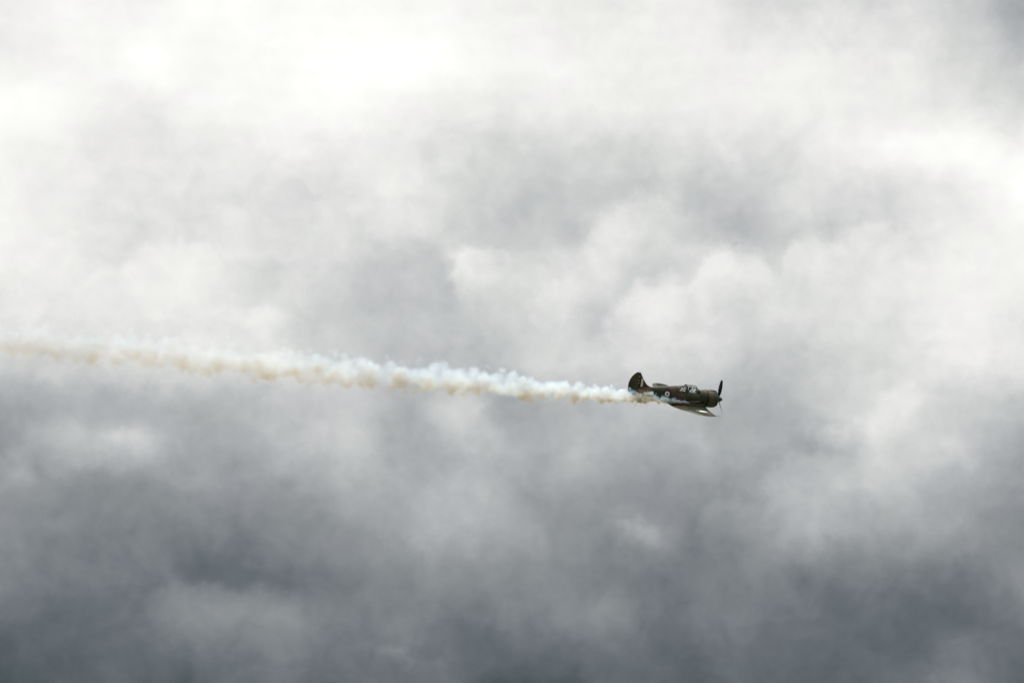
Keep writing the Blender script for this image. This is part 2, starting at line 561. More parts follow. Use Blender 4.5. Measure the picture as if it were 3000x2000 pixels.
def tube(bm, pts, r, n=12, r1=None):
    rings = []
    pts = [Vector(p) for p in pts]
    for i, p in enumerate(pts):
        d = (pts[min(i + 1, len(pts) - 1)] - pts[max(i - 1, 0)]).normalized()
        a = d.orthogonal().normalized()
        # keep the ring orientation steady
        ref = Vector((0.02, 0.3, 1))
        a = (ref - d * ref.dot(d))
        if a.length < 1e-3:
            a = Vector((1, 0, 0)) - d * d.x
        a.normalize()
        c = d.cross(a)
        t = i / max(len(pts) - 1, 1)
        rr = r if r1 is None else r + (r1 - r) * t
        rings.append([tuple(p + (a * math.cos(k * math.tau / n) + c * math.sin(k * math.tau / n)) * rr) for k in range(n)])
    loft(bm, rings)


def box(bm, x0, x1, y0, y1, z0, z1):
    v = [bm.verts.new(P(x, y, z)) for x in (x0, x1) for y in (y0, y1) for z in (z0, z1)]
    for f in ((0, 1, 3, 2), (4, 6, 7, 5), (0, 4, 5, 1), (2, 3, 7, 6), (0, 2, 6, 4), (1, 5, 7, 3)):
        bm.faces.new([v[i] for i in f])


def interp(tab, x):
    if x <= tab[0][0]:
        return tab[0][1]
    for (a, va), (c, vc) in zip(tab[:-1], tab[1:]):
        if x <= c:
            t = (x - a) / (c - a)
            return va + (vc - va) * t
    return tab[-1][1]


# ------------------------------------------------------------------ fuselage
# x, top z, bottom z, half width, squareness
ST = [(-1.495, 0.60, -0.72, 0.61, 2.1), (-1.75, 0.60, -0.76, 0.60, 2.2), (-2.05, 0.56, -0.79, 0.57, 2.3), (-2.12, 0.50, -0.80, 0.56, 2.4),
      (-2.16, 0.34, -0.80, 0.56, 2.8), (-2.6, 0.32, -0.82, 0.54, 2.8), (-3.25, 0.33, -0.82, 0.52, 2.8), (-3.85, 0.37, -0.77, 0.48, 2.7),
      (-3.95, 0.40, -0.76, 0.475, 2.6), (-4.01, 0.69, -0.755, 0.47, 2.1), (-4.35, 0.645, -0.71, 0.44, 2.05), (-4.8, 0.585, -0.62, 0.39, 2.0), (-5.3, 0.51, -0.50, 0.32, 2.0),
      (-5.9, 0.415, -0.36, 0.235, 2.0), (-6.5, 0.36, -0.24, 0.15, 2.0), (-7.0, 0.30, -0.16, 0.085, 2.0), (-7.12, 0.27, -0.14, 0.06, 2.0)]


def fus_at(x):
    xs = sorted(ST, key=lambda q: q[0])
    return [interp([(q[0], q[k]) for q in xs], x) for k in (1, 2, 3, 4)]


def fus_side(x, z):
    t, bt, hw, n = fus_at(x)
    zc, h = (t + bt) / 2, (t - bt) / 2
    k = max(1 - abs((z - zc) / h) ** n, 0)
    return hw * k ** (1 / n)


def sup(c, n):
    return math.copysign(abs(c) ** (2 / n), c)


bm = bmesh.new()
rings = []
for x, t, bt, hw, n in ST:
    zc, h = (t + bt) / 2, (t - bt) / 2
    rings.append([P(x, hw * sup(math.cos(a), n), zc + h * sup(math.sin(a), n)) for a in [k * math.tau / 40 for k in range(40)]])
loft(bm, rings)
fuselage = add_obj('fuselage', bm, M_FUS, plane)

# panel joints on the fuselage, thin raised straps
for xp in (-2.0, -4.12, -5.35, -6.25):
    bm = bmesh.new()
    t, bt, hw, n = fus_at(xp)
    zc, h = (t + bt) / 2, (t - bt) / 2
    rr = []
    for dx, e in ((-0.02, 0.0), (-0.018, 0.006), (0.018, 0.006), (0.02, 0.0)):
        rr.append([P(xp + dx, (hw + e) * sup(math.cos(a), n), zc + (h + e) * sup(math.sin(a), n)) for a in [k * math.tau / 32 for k in range(32)]])
    loft(bm, rr, False, False)
    add_obj('panel_strap', bm, M_FUS, fuselage)

# ------------------------------------------------------------------ cowling
CZ = -0.07


def revolve(bm, prof, zc=CZ, n=40, caps=True):
    loft(bm, [[P(x, r * math.cos(a), zc + r * math.sin(a)) for a in [k * math.tau / n for k in range(n)]] for x, r in prof], caps, caps)


bm = bmesh.new()
revolve(bm, [(-1.36, 0.665), (-1.2, 0.678), (-0.95, 0.675), (-0.74, 0.645), (-0.62, 0.60), (-0.55, 0.545), (-0.53, 0.50), (-0.56, 0.465), (-0.66, 0.455), (-0.9, 0.47)], caps=False)
cowl = add_obj('cowling', bm, M_FUS, plane)
bm = bmesh.new()
revolve(bm, [(-1.56, 0.575), (-1.33, 0.575)])
add_obj('cowl_gap', bm, M_DARK, plane)
# cooling gills: flaps round the rear of the cowling
for k in range(16):
    a0, a1 = (k + 0.06) * math.tau / 16, (k + 0.94) * math.tau / 16
    bm = bmesh.new()
    rr = []
    for x, r in ((-1.37, 0.664), (-1.46, 0.685)):
        for e in (0.0, -0.012):
            rr.append([P(x, (r + e) * math.cos(a), CZ + (r + e) * math.sin(a)) for a in [a0 + (a1 - a0) * i / 5 for i in range(6)]])
    rr = [rr[0], rr[2], rr[3], rr[1]]
    vs = [[bm.verts.new(p) for p in r] for r in rr]
    for i in range(4):
        A, B_ = vs[i], vs[(i + 1) % 4]
        for j in range(5):
            bm.faces.new((A[j], A[j + 1], B_[j + 1], B_[j]))
    bm.faces.new([v[0] for v in vs])
    bm.faces.new([v[-1] for v in vs][::-1])
    add_obj('cowl_flap', bm, M_FUS, cowl, smooth=False)
# intake on top of the cowling
bm = bmesh.new()
rr = []
for x, w, z1 in ((-1.42, 0.13, 0.60), (-1.2, 0.16, 0.640), (-0.9, 0.17, 0.650), (-0.72, 0.165, 0.635), (-0.66, 0.155, 0.615)):
    rr.append([P(x, w * sup(math.cos(a), 3), (z1 + 0.48) / 2 + (z1 - 0.48) / 2 * sup(math.sin(a), 3)) for a in [k * math.tau / 20 for k in range(20)]])
loft(bm, rr)
add_obj('air_intake', bm, M_FUS, cowl)
bm = bmesh.new()
rr = []
for x, w in ((-0.70, 0.13), (-0.652, 0.135)):
    rr.append([P(x, w * sup(math.cos(a), 3), 0.555 + 0.045 * sup(math.sin(a), 3)) for a in [k * math.tau / 20 for k in range(20)]])
loft(bm, rr)
add_obj('intake_mouth', bm, M_DARK, cowl)
# engine: crankcase and a ring of cylinders
bm = bmesh.new()
revolve(bm, [(-1.3, 0.45), (-1.05, 0.45), (-1.0, 0.30), (-0.75, 0.24), (-0.60, 0.17), (-0.5, 0.13)])
eng = add_obj('engine', bm, M_ENG, plane)
for k in range(14):
    a = k * math.tau / 14
    bm = bmesh.new()
    c, s_ = math.cos(a), math.sin(a)
    tube(bm, [P(-0.84 - 0.05 * (k % 2), 0.22 * c, CZ + 0.22 * s_), P(-0.84 - 0.05 * (k % 2), 0.44 * c, CZ + 0.44 * s_)], 0.075, 10)
    add_obj('cylinder', bm, M_ENG, eng)

# ------------------------------------------------------------------ spinner and propeller
bm = bmesh.new()
prof = [(-0.50, 0.20), (-0.44, 0.235), (-0.34, 0.232), (-0.22, 0.195), (-0.12, 0.14), (-0.05, 0.082), (-0.012, 0.034), (0.0, 0.004)]
revolve(bm, prof, zc=-0.035, n=28)
spinner = add_obj('spinner', bm, M_FUS, plane)
HUB = (-0.36, -0.035)
for k in range(3):
    th = math.radians(3.0 + 120 * k)          # from straight up towards starboard
    rad = Vector((0, -math.sin(th), math.cos(th)))
    tan = Vector((0, -math.cos(th), -math.sin(th)))
    ax = Vector((1, 0, 0))
    rings = []
    for r, ch, tk in ((0.10, 0.10, 0.09), (0.24, 0.13, 0.08), (0.40, 0.23, 0.05), (0.70, 0.31, 0.036), (1.0, 0.31, 0.028), (1.25, 0.27, 0.02), (1.42, 0.21, 0.015), (1.51, 0.13, 0.010), (1.55, 0.03, 0.005)):
        pit = math.radians(58 - 30 * min(r / 1.55, 1))
        cd = ax * math.sin(pit) + tan * math.cos(pit)
        nd_ = ax * math.cos(pit) - tan * math.sin(pit)
        o_ = Vector((HUB[0], 0, HUB[1])) + rad * r
        rings.append([tuple(o_ + cd * (ch / 2 * math.cos(a)) + nd_ * (tk / 2 * math.sin(a))) for a in [q * math.tau / 12 for q in range(12)]])
    bm = bmesh.new()
    loft(bm, rings)
    add_obj('propeller_blade', bm, M_BLADE, plane)


# ------------------------------------------------------------------ lifting surfaces
def foil(t):                       # symmetric section, half thickness for unit chord
    return 5 * 0.12 * (0.2969 * math.sqrt(t) - 0.1260 * t - 0.3516 * t * t + 0.2843 * t ** 3 - 0.1030 * t ** 4)


def surf_pt(side, sp, t, up, LE, TE, zf, th, vert=False, off=0.0):
    le, te = LE(sp), TE(sp)
    ch = le - te
    x = le - ch * t
    h = foil(t) / 0.12 * th(sp) * ch + off
    if vert:
        return P(x, h * up, sp)
    return P(x, side * sp, zf(sp) + h * up + (0.015 * ch * math.sin(math.pi * t)))


def panel(name, side, s_a, s_b, t_a, t_b, LE, TE, zf, th, mat, parent, vert=False, ns=14, nt=12, hinge=None, sps=None):
    """closed shell of a wing-like surface between two spans and two chord fractions (or x hinge line)"""
    bm = bmesh.new()
    rings = []
    sps = sps or [s_a + (s_b - s_a) * i / ns for i in range(ns + 1)]
    for sp in sps:
        le, te = LE(sp), TE(sp)
        ch = max(le - te, 1e-4)
        ta, tb = t_a, t_b
        if hinge is not None:
            th_ = min(max((le - hinge[0](sp)) / ch, 0.001), 0.999)
            if hinge[1] == 'fore':
                ta, tb = 0.0, max(th_ - 0.012 / ch, 0.0005)
            else:
                ta, tb = min(th_ + 0.012 / ch, 0.999), 1.0
        ts = [ta + (tb - ta) * (1 - math.cos(math.pi * i / nt)) / 2 for i in range(nt + 1)]
        ring = [surf_pt(side, sp, t, 1, LE, TE, zf, th, vert) for t in ts] + [surf_pt(side, sp, t, -1, LE, TE, zf, th, vert) for t in reversed(ts)]
        # keep a sliver of thickness where both sides meet
        rings.append(ring)
    loft(bm, rings)
    return add_obj(name, bm, mat, parent)


wLE = lambda y: interp([(0.0, -1.33), (0.56, -1.40), (2.63, -1.89), (4.3, -2.26), (4.75, -2.38), (5.0, -2.53), (5.2, -2.68), (5.35, -2.90), (5.43, -3.22)], y)
wTE = lambda y: interp([(0.0, -4.56), (0.56, -4.54), (1.2, -4.50), (2.66, -4.44), (3.85, -4.21), (4.75, -4.00), (5.0, -3.90), (5.2, -3.77), (5.35, -3.60), (5.43, -3.30)], y)
wZ = lambda y: -0.74 + 0.012 * min(y, 1.2) + 0.092 * max(y - 1.2, 0)
wT = lambda y: interp([(0, 0.14), (1, 0.13), (3, 0.115), (5.0, 0.10), (5.43, 0.06)], y) * 0.5 * 2
wspans = [0.2, 0.5, 0.8, 1.2, 1.6, 2.0, 2.5, 3.0, 3.6, 4.2, 4.75, 5.0, 5.12, 5.2, 5.28, 5.35, 5.40, 5.43]
whinge = lambda y: wTE(y) + 0.235 * (wLE(y) - wTE(y))
for side, nm in ((1, 'wing'), (-1, 'wing')):
    wing = panel('wing', side, 0, 0, 0, 0, wLE, wTE, wZ, lambda y: wT(y) * 0.5, M_WING, plane, hinge=(whinge, 'fore'), sps=wspans)
    panel('flap', side, 0.2, 2.98, 0, 0, wLE, wTE, wZ, lambda y: wT(y) * 0.5, M_WING, wing, hinge=(whinge, 'aft'), ns=8)
    panel('aileron', side, 3.02, 4.78, 0, 0, wLE, wTE, wZ, lambda y: wT(y) * 0.5, M_SHEEN, wing, hinge=(whinge, 'aft'), ns=8)
    panel('wing_tip', side, 0, 0, 0, 0, wLE, wTE, wZ, lambda y: wT(y) * 0.5, M_SHEEN, wing, hinge=(whinge, 'aft'), sps=[4.83, 5.0, 5.12, 5.2, 5.28, 5.35, 5.40, 5.43])
    # spar that closes the hinge gap with darkness
    bm = bmesh.new()
    tube(bm, [P(whinge(y), side * y, wZ(y) + 0.01) for y in (0.3, 1.2, 3.0, 4.4, 5.1)], 0.03, 8)
    add_obj('hinge_spar', bm, M_DARK, wing)
    # roundel on the upper side
    def disc(name, cx, cy, r, off, mat, parent, r_in=0.0):
        bm = bmesh.new()
        N = 32
        prev = None
        rs = [r_in + (r - r_in) * i / 6 for i in range(7)]
        vs = []
        for rr_ in rs:
            row = []
            for k in range(N):
                a = k * math.tau / N
                x, y = cx + rr_ * math.cos(a), cy + rr_ * math.sin(a)
                le, te = wLE(y), wTE(y)
                t = (le - x) / (le - te)
                row.append(bm.verts.new(surf_pt(side, y, t, 1, wLE, wTE, wZ, lambda q: wT(q) * 0.5, off=off)))
            vs.append(row)
        for A, B_ in zip(vs[:-1], vs[1:]):
            for k in range(N):
                j = (k + 1) % N
                try:
                    bm.faces.new((A[k], A[j], B_[j], B_[k]))
                except ValueError:
                    pass
        return add_obj(name, bm, mat, parent)

    rd = disc('roundel', -2.88, 3.30, 0.56, 0.004, M_BLUE, plane)
    disc('white_disc', -2.88, 3.30, 0.31, 0.008, M_WHITE, rd)

# wing root fillets
for side in (1, -1):
    bm = bmesh.new()
    rings = []
    for i in range(15):
        t = i / 14
        x = -1.6 - 3.3 * t
        w = 0.10 + 0.26 * math.sin(math.pi * min(t * 1.15, 1)) ** 0.8 + 0.04
        if t > 0.8:
            w *= (1 - t) / 0.2 * 0.9 + 0.1
        zt = -0.53 - 0.05 * t + 0.10 * math.sin(math.pi * t)
        le, te = -1.45, -4.72
        ring = []
        base = 0.28
        xx = x
        hs = fus_side(xx, -0.45)
        zb = -0.72 + 0.15 * max(t - 0.6, 0)
        ring = [P(x, side * base, zb), P(x, side * base, zt + 0.22), P(x, side * (hs - 0.02), zt + 0.16), P(x, side * (hs + w * 0.25), zt + 0.05),
                P(x, side * (hs + w * 0.6), zt - 0.02), P(x, side * (hs + w), zt - 0.05), P(x, side * (hs + w), zb + 0.02)]
        rings.append(ring)
    loft(bm, rings)
    add_obj('wing_fillet', bm, M_FUS, plane)

# pitot tube on the starboard tip
bm = bmesh.new()
tube(bm, [P(-2.60, 4.80, wZ(4.80) + 0.02), P(-2.3, 4.80, wZ(4.80) + 0.02), P(-2.0, 4.80, wZ(4.80) + 0.02)], 0.022, 8, 0.010)
add_obj('pitot_tube', bm, M_STEEL, plane)

# tailplane
tLE = lambda y: interp([(0.0, -5.88), (0.2, -5.93), (0.36, -5.97), (1.5, -6.36), (1.70, -6.45), (1.85, -6.55), (1.95, -6.66), (2.0, -6.85)], y)
tTE = lambda y: interp([(0.0, -7.42), (0.25, -7.38), (0.35, -7.40), (1.2, -7.38), (1.6, -7.32), (1.80, -7.22), (1.95, -7.05), (2.0, -6.90)], y)
tH = lambda y: -6.68 - 0.13 * y
tZ = lambda y: 0.15
tT = lambda y: 0.055
tsp = [0.02, 0.3, 0.63, 1.0, 1.3, 1.5, 1.7, 1.8, 1.87, 1.93, 1.97, 2.0]
for side in (1, -1):
    tp = panel('tailplane', side, 0, 0, 0, 0, tLE, tTE, tZ, tT, M_TAILP, plane, hinge=(tH, 'fore'), sps=tsp)
    el_ = panel('elevator', side, 0, 0, 0, 0, tLE, tTE, tZ, tT, M_TAILP, plane, hinge=(tH, 'aft'), sps=[0.25, 0.35, 0.63, 1.0, 1.3, 1.5, 1.7, 1.8, 1.87, 1.93, 1.96])
    bm = bmesh.new()
    tube(bm, [P(tH(y), side * y, 0.155) for y in (0.1, 1.0, 1.85)], 0.020, 8)
    add_obj('hinge_spar', bm, M_DARK, tp)

# fin and rudder
fLE = lambda z: interp([(0.10, -5.45), (0.30, -5.60), (0.38, -5.90), (0.43, -6.18), (0.53, -6.40), (0.75, -6.62), (1.0, -6.80), (1.18, -6.93), (1.33, -7.02), (1.41, -7.08), (1.45, -7.14), (1.465, -7.22)], z)
fTE = lambda z: interp([(-0.40, -7.30), (-0.36, -7.52), (-0.28, -7.68), (-0.18, -7.80), (0.0, -7.91), (0.3, -7.96), (0.63, -7.94), (0.93, -7.85), (1.2, -7.67), (1.33, -7.54), (1.41, -7.43), (1.45, -7.35), (1.465, -7.27)], z)
fH = lambda z: -7.14 if z < 1.2 else -7.14 - (z - 1.2) * 0.25
fT = lambda z: interp([(0.1, 0.045), (0.6, 0.06), (1.3, 0.05), (1.47, 0.03)], z)
fin = panel('fin', 1, 0, 0, 0, 0, fLE, fTE, None, fT, M_FUS, plane, vert=True, hinge=(fH, 'fore'), sps=[0.12, 0.30, 0.38, 0.43, 0.48, 0.53, 0.64, 0.75, 0.9, 1.05, 1.18, 1.28, 1.36, 1.41, 1.45, 1.464])
rLE = lambda z: fLE(max(z, 0.45))
rudder = panel('rudder', 1, 0, 0, 0, 0, lambda z: -6.55 if z < 0.7 else fLE(z), fTE, None, fT, M_FUS, plane, vert=True, hinge=(fH, 'aft'), sps=[-0.39, -0.36, -0.32, -0.24, -0.15, 0.0, 0.2, 0.4, 0.6, 0.8, 1.0, 1.15, 1.25, 1.33, 1.39, 1.43, 1.45, 1.463])
bm = bmesh.new()
tube(bm, [(fH(z), 0, z) for z in (-0.1, 0.6, 1.2, 1.40)], 0.016, 8)
add_obj('hinge_spar', bm, M_DARK, fin)


# fin flash: stripes that follow the skin of the fin, both sides
def stripe(name, side, xa, xb, za, zb, off, mat, parent, follow=False):
    bm = bmesh.new()
    rows = []
    for i in range(9):
        z = za + (zb - za) * i / 8
        row = []
        for j in range(5):
            x0 = min(xb, fLE(z) - 0.02) if follow else xb
            x = xa + (x0 - xa) * j / 4
            le, te = fLE(z), fTE(z)
            t = min(max((le - x) / (le - te), 0.004), 0.99)
            row.append(bm.verts.new(surf_pt(1, z, t, side, fLE, fTE, None, fT, True, off=off)))
        rows.append(row)
    for A, B_ in zip(rows[:-1], rows[1:]):
        for j in range(4):
            bm.faces.new((A[j], A[j + 1], B_[j + 1], B_[j]))
    return add_obj(name, bm, mat, parent)


for side in (1, -1):
    ff = stripe('fin_flash', side, -7.115, -6.955, 0.36, 1.02, 0.004, M_BLUE, fin)
    stripe('white_stripe', side, -6.955, -6.785, 0.37, 1.02, 0.006, M_WHITE, fin, follow=True)
    stripe('red_stripe', side, -6.785, -6.50, 0.42, 0.98, 0.004, M_RED, fin, follow=True)
    for zq in (0.62, 0.78 + 0.06, 1.12):
        bm = bmesh.new()
        box(bm, -7.165, -7.125, side * 0.03, side * 0.075, zq - 0.02, zq + 0.02)
        add_obj('rudder_hinge_glint', bm, M_GLINT, rudder, smooth=False)


# fuselage roundels
def side_disc(name, side, cx, cz, r, off, mat, parent):
    bm = bmesh.new()
    N = 36
    vs = []
    for i in range(8):
        rr_ = r * i / 7
        vs.append([bm.verts.new(P(cx + rr_ * math.cos(k * math.tau / N), side * (fus_side(cx + rr_ * math.cos(k * math.tau / N), cz + rr_ * math.sin(k * math.tau / N)) + off), cz + rr_ * math.sin(k * math.tau / N))) for k in range(N)])
    for A, B_ in zip(vs[:-1], vs[1:]):
        for k in range(N):
            j = (k + 1) % N
            try:
                bm.faces.new((A[k], A[j], B_[j], B_[k]))
            except ValueError:
                pass
    return add_obj(name, bm, mat, parent)


for side in (1, -1):
    rd = side_disc('roundel', side, -4.80, 0.06, 0.345, 0.008, M_BLUE, plane)
    side_disc('white_disc', side, -4.80, 0.06, 0.195, 0.014, M_WHITE, rd)
    side_disc('red_centre', side, -4.80, 0.06, 0.075, 0.020, M_RED, rd)

# ------------------------------------------------------------------ exhaust stack
for side in (1, -1):
    bm = bmesh.new()
    tube(bm, [P(-2.02, side * 0.53, -0.25), P(-2.12, side * 0.62, -0.26), P(-2.22, side * 0.655, -0.27), P(-2.6, side * 0.665, -0.30), P(-2.92, side * 0.68, -0.33)], 0.045, 14, 0.052)
    ex = add_obj('exhaust_pipe', bm, M_STEEL, plane)
    bm = bmesh.new()
    tube(bm, [P(-2.91, side * 0.68, -0.33), P(-2.925, side * 0.681, -0.331)], 0.045, 14)
    add_obj('pipe_mouth', bm, M_DARK, ex)


# ------------------------------------------------------------------ cockpit: canopy, turtledeck, windows
def can_sec(x, w, zs, zt, n=2.4, N=20, y0=0.0):
    return [P(x, w * sup(math.cos(a), n), zs + (zt - zs) * abs(sup(math.sin(a), n))) for a in [math.pi * k / N for k in range(N + 1)]]


CS = [(-2.08, 0.30, 0.50, 0.52), (-2.14, 0.36, 0.36, 0.60), (-2.36, 0.40, 0.31, 0.79), (-2.46, 0.41, 0.31, 0.83), (-2.8, 0.42, 0.31, 0.85), (-3.22, 0.42, 0.32, 0.845)]
bm = bmesh.new()
loft(bm, [can_sec(*q) for q in CS], closed=False)
canopy = add_obj('canopy', bm, M_GLASS, plane)


def hoop(bm, q, r):
    tube(bm, can_sec(*q, N=18), r, 8)


def frame_rail(bm, pts, r):
    tube(bm, pts, r, 8)


# canopy frame members, each its own piece
for q, r in ((CS[1], 0.022), ((-2.40, 0.405, 0.31, 0.81), 0.024), ((-2.86, 0.42, 0.31, 0.852), 0.016), ((-3.22, 0.42, 0.32, 0.85), 0.030)):
    bm = bmesh.new()
    hoop(bm, q, r)
    add_obj('canopy_frame', bm, M_FUS, canopy)
for yy, zz in ((0.415, 0.335), (-0.415, 0.335), (0.33, 0.70), (-0.33, 0.70), (0, 0.853)):
    bm = bmesh.new()
    pts = [P(-2.40, yy * 0.97, zz - 0.02), P(-2.8, yy, zz), P(-3.22, yy, zz)]
    frame_rail(bm, pts, 0.015 if abs(yy) > 0.2 else 0.014)
    add_obj('canopy_rail', bm, M_FUS, canopy)

# turtledeck roof over the rear quarter windows
bm = bmesh.new()
rings = []
for x, zt, w in ((-3.22, 0.80, 0.40), (-3.3, 0.79, 0.40), (-3.6, 0.755, 0.395), (-3.85, 0.72, 0.40), (-4.03, 0.69, 0.44)):
    zlow = 0.70 if x > -3.4 else (0.64 if x > -3.7 else 0.50)
    lo = math.asin(min(max((zlow - 0.30) / (zt - 0.30), 0), 1))
    if x < -3.8:
        lo = 0.25
    out_, in_ = [], []
    for k in range(15):
        a = lo + (math.pi - 2 * lo) * k / 14
        out_.append(P(x, w * sup(math.cos(a), 2.3), 0.30 + (zt - 0.30) * sup(math.sin(a), 2.3)))
        in_.append(P(x, (w - 0.03) * sup(math.cos(a), 2.3), 0.30 + (zt - 0.33) * sup(math.sin(a), 2.3)))
    rings.append(out_ + in_[::-1])
loft(bm, rings)
add_obj('turtledeck', bm, M_FUS, plane)
for side in (1, -1):
    bm = bmesh.new()
    tube(bm, [P(-3.68, side * 0.395, 0.355), P(-3.60, side * 0.38, 0.52), P(-3.52, side * 0.34, 0.68)], 0.022, 8)
    add_obj('window_bar', bm, M_FUS, plane)
    bm = bmesh.new()
    tube(bm, [P(-3.95, side * 0.45, 0.37), P(-3.6, side * 0.405, 0.345), P(-3.22, side * 0.42, 0.335)], 0.022, 8)
    add_obj('window_sill', bm, M_FUS, plane)
    bm = bmesh.new()
    v = [bm.verts.new(P(*q)) for q in ((-3.95, side * 0.43, 0.37), (-3.24, side * 0.41, 0.34), (-3.24, side * 0.345, 0.70), (-3.55, side * 0.36, 0.66), (-3.80, side * 0.39, 0.56))]
    bm.faces.new(v)
    add_obj('quarter_window', bm, M_GLASS, plane)

# seat, headrest, instrument coaming
bm = bmesh.new()
box(bm, -3.12, -3.05, -0.20, 0.20, 0.0, 0.52)
box(bm, -3.12, -3.04, -0.09, 0.09, 0.52, 0.74)
add_obj('seat_back', bm, M_COCK, plane, smooth=False)
bm = bmesh.new()
box(bm, -2.28, -2.17, -0.24, 0.24, 0.30, 0.43)
add_obj('instrument_panel', bm, M_COCK, plane, smooth=False)
bm = bmesh.new()
tube(bm, [P(-3.20, 0.26, 0.34), P(-3.17, 0.16, 0.60), P(-3.17, 0.0, 0.72), P(-3.17, -0.16, 0.60), P(-3.20, -0.26, 0.34)], 0.025, 8)
add_obj('roll_bar', bm, M_COCK, plane)
# gunsight bead on the nose
bm = bmesh.new()
tube(bm, [P(-1.62, 0, 0.58), P(-1.60, 0, 0.66)], 0.012, 8)
add_obj('gun_sight', bm, M_ENG, plane)
# short aerial mast behind the cockpit
bm = bmesh.new()
tube(bm, [P(-3.26, 0, 0.78), P(-3.30, 0, 0.90)], 0.018, 8, 0.010)
add_obj('aerial_stub', bm, M_FUS, plane)

# ------------------------------------------------------------------ tail wheel
bm = bmesh.new()
N = 24
rr = []
for y, r in ((-0.05, 0.10), (-0.055, 0.125), (-0.035, 0.152), (0.0, 0.158), (0.035, 0.152), (0.055, 0.125), (0.05, 0.10)):
    rr.append([P(-6.83 + r * math.cos(k * math.tau / N), y, -0.745 + r * math.sin(k * math.tau / N)) for k in range(N)])
loft(bm, rr, False, False)
tw = add_obj('tail_wheel', bm, M_RUB, plane)
bm = bmesh.new()
rr = []
for y, r in ((-0.045, 0.02), (-0.04, 0.102), (0.04, 0.102), (0.045, 0.02)):
    rr.append([P(-6.83 + r * math.cos(k * math.tau / N), y, -0.745 + r * math.sin(k * math.tau / N)) for k in range(N)])
loft(bm, rr)
add_obj('wheel_hub', bm, M_ENG, tw)
bm = bmesh.new()
tube(bm, [P(-6.55, 0, -0.20), P(-6.66, 0.0, -0.48), P(-6.70, 0.0, -0.56)], 0.035, 10)
tube(bm, [P(-6.70, 0.075, -0.55), P(-6.78, 0.075, -0.66), P(-6.83, 0.075, -0.745)], 0.018, 8)
tube(bm, [P(-6.70, -0.075, -0.55), P(-6.78, -0.075, -0.66), P(-6.83, -0.075, -0.745)], 0.018, 8)
tube(bm, [P(-6.70, -0.085, -0.55), P(-6.70, 0.085, -0.55)], 0.022, 8)
add_obj('wheel_strut', bm, M_ENG, tw)

# ------------------------------------------------------------------ pilot: one skinned body, head with face under a leather helmet
pilot = bpy.data.objects.new('person', None)
COL.objects.link(pilot)
pilot.matrix_world = PLANE @ Matrix.Translation(Vector((-2.80, 0, 0)))
pilot['label'] = 'pilot in a dark helmet seated under the framed cockpit glass'
pilot['category'] = 'person'


def skin_body():
    vs = [(-0.12, 0, -0.28, .17), (-0.15, 0, -0.05, .16), (-0.16, 0, 0.18, .17), (-0.14, 0, 0.33, .11), (-0.11, 0, 0.41, .058), (-0.07, 0, 0.47, .062),
          (-0.14, 0.21, 0.27, .075), (-0.06, 0.27, 0.04, .055), (0.16, 0.20, -0.02, .042), (0.25, 0.13, -0.01, .038),
          (-0.14, -0.21, 0.27, .075), (-0.06, -0.27, 0.04, .055), (0.16, -0.20, -0.02, .042), (0.25, -0.13, -0.01, .038),
          (0.25, 0.12, -0.30, .09), (0.45, 0.12, -0.55, .06), (0.25, -0.12, -0.30, .09), (0.45, -0.12, -0.55, .06)]
    es = [(0, 1), (1, 2), (2, 3), (3, 4), (4, 5), (2, 6), (6, 7), (7, 8), (8, 9), (2, 10), (10, 11), (11, 12), (12, 13), (0, 14), (14, 15), (0, 16), (16, 17)]
    me = bpy.data.meshes.new('body')
    me.from_pydata([v[:3] for v in vs], es, [])
    o = bpy.data.objects.new('body', me)
    COL.objects.link(o)
    md = o.modifiers.new('Skin', 'SKIN')
    for i, v in enumerate(vs):
        me.skin_vertices[0].data[i].radius = (v[3], v[3])
        me.skin_vertices[0].data[i].use_root = (i == 0)
    sb = o.modifiers.new('Sub', 'SUBSURF')
    sb.levels = sb.render_levels = 2
    me.materials.append(M_SUIT)
    o.parent = pilot
    return o


skin_body()
bm = bmesh.new()
bmesh.ops.create_uvsphere(bm, u_segments=24, v_segments=16, radius=0.1)
for v in bm.verts:
    x, y, z = v.co
    x *= 1.05
    y *= 0.80
    z *= 1.25
    if x > 0.03 and z < 0.0:
        x *= 1 - 0.9 * (-z) * 2
    if x > 0.07 and abs(y) < 0.022 and -0.035 < z < 0.03:
        x += 0.02 * (1 - abs(y) / 0.022)          # nose
    if x > 0.06 and 0.01 < z < 0.045 and 0.02 < abs(y) < 0.055:
        x -= 0.010                                 # eye sockets
    v.co = (x, y, z)
head = add_obj('head', bm, M_SKIN, pilot)
head.location = (-0.04, 0, 0.57)
bm = bmesh.new()
for s_ in (1, -1):
    rr = [[(0.094 + 0.003 * math.cos(0), s_ * 0.033 + 0.012 * math.cos(a) * q, 0.026 + 0.008 * math.sin(a) * q) for a in [k * math.tau / 10 for k in range(10)]] for q in (1, 0.5)]
    rr[1] = [(p_[0] + 0.004, p_[1], p_[2]) for p_ in rr[1]]
    loft(bm, rr)
    add_obj('goggle_lens', bm, M_DARK, head)
    bm = bmesh.new()
bm = bmesh.new()
bmesh.ops.create_uvsphere(bm, u_segments=24, v_segments=16, radius=0.1)
kill = []
for v in bm.verts:
    x, y, z = v.co
    if x > 0.045 and z < 0.045:
        kill.append(v)
    v.co = (x * 1.16, y * 0.95, z * 1.32 + 0.004)
bmesh.ops.delete(bm, geom=kill, context='VERTS')
add_obj('helmet', bm, M_HELM, head)

# ------------------------------------------------------------------ smoke trail
# a straight tube of drifting smoke from the exhaust back along the flight path; thickness grows, density thins with age
START_L = Vector((-2.98, -0.70, -0.36))
start = PLANE @ START_L


